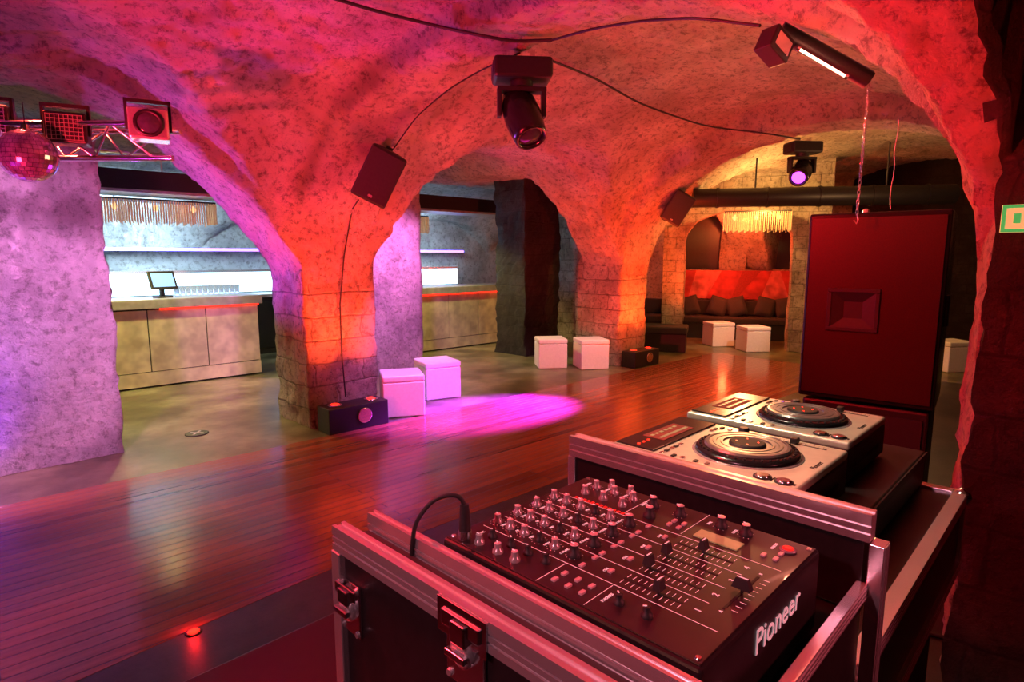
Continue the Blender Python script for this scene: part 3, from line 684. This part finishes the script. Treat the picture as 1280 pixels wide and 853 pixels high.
g.box(.232,.316,-.1325,-.1319,Z,Z+.0003);g.box(.232,.316,-.2255,-.2249,Z,Z+.0003);g.box(.006,.06,-.165,-.1644,Z,Z+.0003);g.box(.006,.06,-.235,-.2344,Z,Z+.0003)
for (x,y) in [(x,y) for x in chx for y in (-.022,-.047,-.074,-.101,-.128,-.16)]+[(.285,y) for y in (-.045,-.08,-.115,-.15,-.195)]+[(.29,-.255),(.29,-.29)]:
    for k in range(9):
        a=math.radians(-130+k*32.5)+PI/2;r0,r1=.0098,.0114
        ca,sa=math.cos(a),math.sin(a);g.add([(x+ca*r0-sa*.0004,y+sa*r0+ca*.0004,Z+.0003),(x+ca*r0+sa*.0004,y+sa*r0-ca*.0004,Z+.0003),(x+ca*r1+sa*.0004,y+sa*r1-ca*.0004,Z+.0003),(x+ca*r1-sa*.0004,y+sa*r1+ca*.0004,Z+.0003)],[(0,1,2,3)])
g.build('scale_marks',m_whitel,mx,fix=False)
def TM(x,y,z,rot=0): return Matrix.Translation((x,y,z))@Matrix.Rotation(rot,4,'Z')
g=MB()
for i,x in enumerate(chx):
    for s_,y in (('TRIM',-.0345),('HI',-.0605),('MID',-.0875),('LOW',-.1145),('COLOR',-.144),('CUE',-.2085)): g.text(s_,.005,TM(x+.0,y,Z+.0002))
    g.text('1234'[i],.011,TM(x,-.328,Z+.0002))
for s_,x,y in (('MIC',.045,-.03),('PHONES',.035,-.245),('MASTER',.285,-.026),('BALANCE',.285,-.063),('BOOTH',.285,-.098),('EFFECT',.285,-.136),('TIME',.29,-.238),('LEVEL',.29,-.275),('ON/OFF',.285,-.33),('A',.098,-.346),('B',.203,-.346)): g.text(s_,.0055,TM(x,y,Z+.0002))
g.build('panel_lettering',m_whitel,mx,fix=False)
g=MB();g.text('Pioneer',.042,Matrix.Translation((.185,-.3757,.078))@Matrix.Rotation(PI/2,4,'X'),ex=.0005);g.build('front_lettering',m_whitel,mx,fix=False)
btns=[(x,-.216) for x in chx]+[(x+.013,-.183) for x in chx]+[(x-.013,-.183) for x in chx]+[(.245,-.20),(.245,-.215),(.26,-.2),(.26,-.215),(.022,-.18),(.04,-.18),(.022,-.2),(.04,-.2),(.022,-.22),(.04,-.22),(.25,-.345),(.267,-.345),(.25,-.33)]
b0=None
for i,(x,y) in enumerate(btns):
    if b0 is None: b0=MB().box(-.0045,.0045,-.0027,.0027,0,.003).build('button',m_knobtop,mx,bevel=.0006);o=b0
    else: o=b0.copy();C.objects.link(o);o.parent=mx
    o.location=(x,y,Z)
MB().lathe([(.007,0),(.007,.004),(.005,.005)],(.285,-.347,Z),20).build('on_button',m_red,mx)
MB().lathe([(.0,0),(.0105,.0),(.0105,.003),(.0075,.003)],(.285,-.347,Z),20).build('button_ring',m_knob,mx)
MB().box(.238,.262,-.3,-.24,Z,Z+.0015).build('display',m_lcd,mx)
g=MB()
for k in range(14): g.box(.2285,.234,-.15+k*.0078,-.1454+k*.0078,Z,Z+.001)
g.build('level_meter',m_red,mx)
for x,y in ((.012,-.01),(.308,-.01),(.012,-.365),(.308,-.365)): MB().lathe([(.004,0),(.003,.0015)],(x,y,Z),10).build('screw',m_chrome,mx)
jk=gt('jack_cable','black jack plug and short curved cable in the back of the mixer','cable',.016,-.028,1.248)
MB().cyl((0,0,0),(0,0,.012),.009).build('collar',m_chrome,jk);MB().cyl((0,0,.012),(0,0,.048),.0085,.006).build('plug',m_rubber,jk)
pts=[(0,0,.043),(-.002,.003,.057),(-.012,.012,.062),(-.03,.024,.058),(-.042,.034,.042),(-.05,.042,.022),(-.052,.046,-.003),(-.052,.05,-.033)]
def smooth(pts,n=4):
    P=[Vector(p) for p in pts]
    for _ in range(n):
        q=[P[0]]
        for i in range(len(P)-1): q+=[P[i]*.75+P[i+1]*.25,P[i]*.25+P[i+1]*.75]
        P=q+[P[-1]]
    return P
MB().tube(smooth(pts,3),.003,8).build('lead',m_rubber,jk)
# ---- disc players
def player(x,y,label):
    r=gt('disc_player',label,'disc player',x,y,1.0965,None)
    MB().box(0,.32,-.405,0,.006,.084).build('lower_body',m_black,r,bevel=.004)
    MB().box(0,.32,-.405,0,.084,.104).build('top_panel',m_silver,r,bevel=.006,seg=3)
    zt=.104
    MB().box(.012,.308,-.105,-.008,zt,zt+.004).build('display_bezel',m_blackg,r,bevel=.002)
    MB().box(.09,.23,-.085,-.03,zt+.004,zt+.005).build('display',m_mdk,r)
    g=MB()
    for i in range(6): g.box(.1+i*.02,.112+i*.02,-.05,-.042,zt+.005,zt+.0055)
    for i in range(24): g.box(.1+i*.0052,.1032+i*.0052,-.074,-.066,zt+.005,zt+.0055)
    g.build('display_digits',m_lcd,r)
    cx,cy=.155,-.25
    MB().lathe([(.1085,0),(.114,0),(.113,.002),(.1085,.002)],(cx,cy,zt),48).build('jog_surround',m_knob,r)
    j=MB().lathe([(.108,0),(.108,.006),(.103,.012),(.088,.014)],(cx,cy,zt),48).build('jog_ring',m_blackg,r)
    MB().lathe([(.088,.0),(.089,.016),(.086,.02),(.08,.0205),(.079,.0195),(.072,.0195),(.071,.0205),(.064,.0205),(.063,.0195),(.056,.0195),(.055,.0205),(.05,.0205),(.049,.018)],(cx,cy,zt),48,sm=False).build('jog_platter',m_platter,j)
    MB().lathe([(.038,.0),(.038,.021),(.034,.023)],(cx,cy,zt),32).build('jog_display',m_rubber,j)
    g=MB()
    for k in range(4): a=2*PI*k/4+.4;g.cyl((cx+.022*math.cos(a),cy+.022*math.sin(a),zt+.0231),(cx+.022*math.cos(a),cy+.022*math.sin(a),zt+.0236),.002,seg=8)
    g.build('indicator_dots',m_ered,j)
    g=MB()
    for k in range(36):
        a=2*PI*k/36;g.cyl((cx+.097*math.cos(a),cy+.097*math.sin(a),zt+.009),(cx+.097*math.cos(a),cy+.097*math.sin(a),zt+.0155),.0034,.0026,8)
    g.build('grip_dimples',m_rubber,j)
    for (bx,by) in ((.028,-.375),(.028,-.335)):
        o=MB().lathe([(.014,0),(.014,.005),(.011,.006)],(bx,by,zt),24).build('transport_button',m_chrome,r)
        MB().lathe([(.0141,0),(.0175,0),(.017,.003),(.0141,.003)],(bx,by,zt),24).build('button_ring',m_black,o)
    for i,(bx,by) in enumerate([(.02+.02*k,-.122) for k in range(5)]+[(.02,-.15),(.02,-.17),(.02,-.2),(.02,-.225),(.29,-.13),(.29,-.15),(.27,-.122),(.25,-.122)]):
        MB().box(bx-.007,bx+.007,by-.004,by+.004,zt,zt+.003).build('button',m_black if i%2 else m_chrome,r,bevel=.001)
    for bx in (.03,.05,.07): MB().box(bx-.003,bx+.003,-.06,-.055,zt+.004,zt+.0052).build('indicator_light',m_ered,r)
    MB().lathe([(.013,0),(.012,.012),(.01,.014)],(.288,-.185,zt),20).build('dial',m_black,r)
    MB().box(.286,.29,-.37,-.235,zt,zt+.0008).build('tempo_slot',m_rubber,r)
    MB().box(.277,.299,-.31,-.295,zt+.001,zt+.014).build('tempo_slider',m_black,r,bevel=.002)
    g=MB()
    for k in range(15): g.box(.296,.303,-.37+k*.0095,-.3694+k*.0095,zt,zt+.0004)
    g.build('scale_marks',m_black,r)
    MB().text('Pioneer',.017,TM(.17,-.388,zt+.0003)).build('lettering',m_rubber,r,fix=False)
    g=MB();g.text('CUE',.006,TM(.028,-.395,zt+.0003));g.text('PLAY/PAUSE',.0045,TM(.03,-.354,zt+.0003));g.text('TEMPO',.006,TM(.288,-.225,zt+.0003));g.build('panel_lettering',m_rubber,r,fix=False)
    for fx_ in (.03,.29):
        for fy in (-.38,-.03): MB().cyl((fx_,fy,0),(fx_,fy,.006),.012).build('foot',m_rubber,r)
    MB().box(.06,.26,-.4065,-.405,.035,.045).build('disc_slot',m_rubber,r)
player(.62,.165,'silver disc player with black platter, nearer one beside the mixer')
player(1.0,.18,'silver disc player with black platter, farther one near the loudspeaker')
pts=smooth([on_z(1140,790)+Vector((0,0,.01)),on_z(1180,800)+Vector((0,0,.01)),on_z(1215,812)+Vector((0,0,.01)),on_z(1270,822)+Vector((0,0,.01)),on_z(1330,845)+Vector((0,0,.01))],3)
tag(MB().tube(pts,.009).build('cable',m_rubber),'black cable lying on the floor by the near right pier','cable')
# ================================================================ lights
def lamp(kind,loc,tgt,col,e,size=.1,spot=60,blend=.5,name='lamp_or_fill'):
    l=bpy.data.lights.new(name,kind);l.color=col;l.energy=e
    if kind=='AREA': l.size=size
    else: l.shadow_soft_size=size
    if kind=='SPOT': l.spot_size=math.radians(spot);l.spot_blend=blend
    o=bpy.data.objects.new(name,l);C.objects.link(o);o.location=loc
    if tgt is not None: o.rotation_euler=(Vector(tgt)-Vector(loc)).to_track_quat('-Z','Y').to_euler()
    return o
RED=(1,.01,.014);PINK=(1,.022,.045);ORG=(1,.075,.01);YEL=(1,.86,.28)
lamp('SPOT',W(-.9,2.2,1.1),W(3.0,4.1,2.6),PINK,1100,.04,72,.8)
lamp('SPOT',W(-.3,2.5,.3),W(1.6,4.0,3.0),(1,.015,.06),260,.04,105,.9)
lamp('SPOT',W(-1.4,3.2,.6),W(.2,4.6,2.9),(.7,.03,.75),150,.05,90,.9)  # added purple fill for the left vault, no fixture there
lamp('SPOT',W(1.2,2.6,2.4),W(3.1,.5,2.0),RED,620,.05,76,.6)  # unseen red fill added to light the near arch
lamp('SPOT',W(1.0,2.2,.4),W(2.8,1.1,2.7),(1,.03,.018),600,.04,62,.7)  # second unseen fill, low down, added to brighten the arch band
lamp('SPOT',W(1.0,1.9,2.4),W(4.1,.9,1.3),RED,170,.05,34,.5)  # red fill added for the loudspeaker front, without a fixture
lamp('SPOT',W(1.2,-.5,1.9),W(2.7,-.05,1.5),RED,20,.05,90,.7)  # added out of view to redden the dark near pier
for x in (-.19,.19):
    lamp('SPOT',W(2.72+x,4.96,.3),W(2.72+x*1.5,5.25,2.8),ORG,150,.04,95,.8)
    lamp('SPOT',W(7.5+x,4.98,.3),W(7.5+x*2,5.25,2.8),ORG,190,.04,115,.8)
lamp('SPOT',W(2.2,3.6,.3),W(2.75,5.3,1.4),(1,.05,.01),700,.04,46,.8)  # extra wash added on the middle pier, apart from its light box
lamp('SPOT',W(6.2,3.6,.3),W(7.3,5.4,1.5),(1,.045,.01),620,.04,70,.8)
lamp('SPOT',W(5.2,3.0,.25),W(5.2,3.0,3),(1,.035,.035),430,.05,140,.8)
lamp('SPOT',W(5.0,5.0,.2),W(5.0,5.6,3),(1,.05,.02),170,.05,140,.9)
lamp('SPOT',W(.3,4.3,2.7),W(1.2,3.8,0),(1,.07,.04),210,.05,110,.9)  # red wash added over the planks, no fixture there
lamp('SPOT',W(6.0,3.5,2.8),W(6.2,3.8,0),(1,.1,.04),230,.05,110,.9)
lamp('SPOT',W(6.9,4.1,2.2),W(4.2,4.65,0),(.42,.025,1),19000,.04,26,.85)
lamp('SPOT',W(3.4,4.2,2.5),W(3.6,5.3,0.1),(.75,.22,1),400,.05,50,.8)  # lilac fill added for the stools by the middle pier
lamp('SPOT',W(4.1,6.2,2.5),W(4.2,7.1,1.0),(.9,.22,.8),450,.05,105,.8)  # added violet fill aimed at the bar's left pier
lamp('SPOT',W(.2,4.0,2.2),W(.1,5.8,1.1),(.9,.3,.78),600,.04,95,.8)
lamp('SPOT',W(1.3,6.9,.9),W(2.2,5.7,2.3),(.55,.08,1),380,.05,90,.8)  # violet fill added from the bar side to tint the soffit
lamp('SPOT',W(-.2,5.2,.2),W(-.3,5.8,.5),(.25,.02,1),80,.05,120,.8)
lamp('SPOT',W(1.7,7.9,2.33),W(1.7,7.9,0),YEL,280,.06,130,.6)
lamp('SPOT',W(.2,7.9,2.33),W(.2,7.9,0),YEL,130,.06,130,.6)
lamp('SPOT',W(6.0,7.9,2.33),W(6.0,8.0,0),YEL,210,.06,130,.6)
lamp('AREA',W(1.8,9.6,2.1),W(1.8,10.8,1.9),(.6,.85,1),120,.5)
lamp('AREA',W(6.3,9.6,2.1),W(6.3,10.8,1.9),(.6,.85,1),80,.5)
lamp('SPOT',W(5.9,4.0,2.6),W(6.5,5.7,.2),(1,.74,.74),150,.05,34,.6)  # warm white fill added to brighten the far stools
lamp('SPOT',W(9.2,3.6,2.4),W(10.1,5.1,.2),(1,.65,.5),110,.05,34,.6)  # same kind of added fill for the lounge stools
lamp('POINT',at(1030,85,2.55),None,(1,.25,.15),5,.02)
lamp('POINT',W(4.6,2.2,2.2),None,(1,.4,.15),65,.05)
lamp('POINT',W(9.3,4.2,2.5),None,(1,.5,.12),130,.05)
lamp('POINT',W(8.6,2.2,2.3),None,(1,.5,.2),45,.05)
lamp('POINT',LP(1.2,1.0,2.3),None,(1,.1,.02),150,.05)
lamp('POINT',LP(1.2,1.1,.9),None,(1,.1,.03),16,.05)
lamp('SPOT',LP(.6,-1.2,.4),LP(.6,.2,2.4),(1,.1,.015),300,.05,90,.8)
lamp('SPOT',G(.5,.6,2.5),G(.85,0,1.2),(1,.86,.6),80,.08,46,.7)  # unseen warm fill added over the disc players
lamp('SPOT',G(-.3,1.0,2.5),G(.15,-.15,1.2),(1,.025,.04),200,.06,50,.7)
lamp('SPOT',G(.7,-1.3,1.9),G(.2,-.3,1.2),(1,.12,.16),60,.05,50,.7)  # added out of view to brighten the mixer's front lettering
lamp('SPOT',G(-.9,-.1,1.9),G(.1,-.15,1.2),(1,.34,.44),30,.04,52,.7)  # pinkish fill added near the camera to lift the case rims
lamp('POINT',FLP+Vector((0,0,.04)),None,(1,.01,.01),.9,.01)
w=bpy.data.worlds.new('World');bpy.context.scene.world=w;w.use_nodes=True;w.node_tree.nodes['Background'].inputs[0].default_value=(.5,.1,.2,1);w.node_tree.nodes['Background'].inputs[1].default_value=.015
cam=bpy.data.cameras.new('Camera');cam.sensor_width=36;cam.lens=F/1280*36;cam.clip_start=.02
co=bpy.data.objects.new('Camera',cam);C.objects.link(co);co.location=(0,0,H);co.rotation_euler=(PI/2-TILT,0,0);bpy.context.scene.camera=co
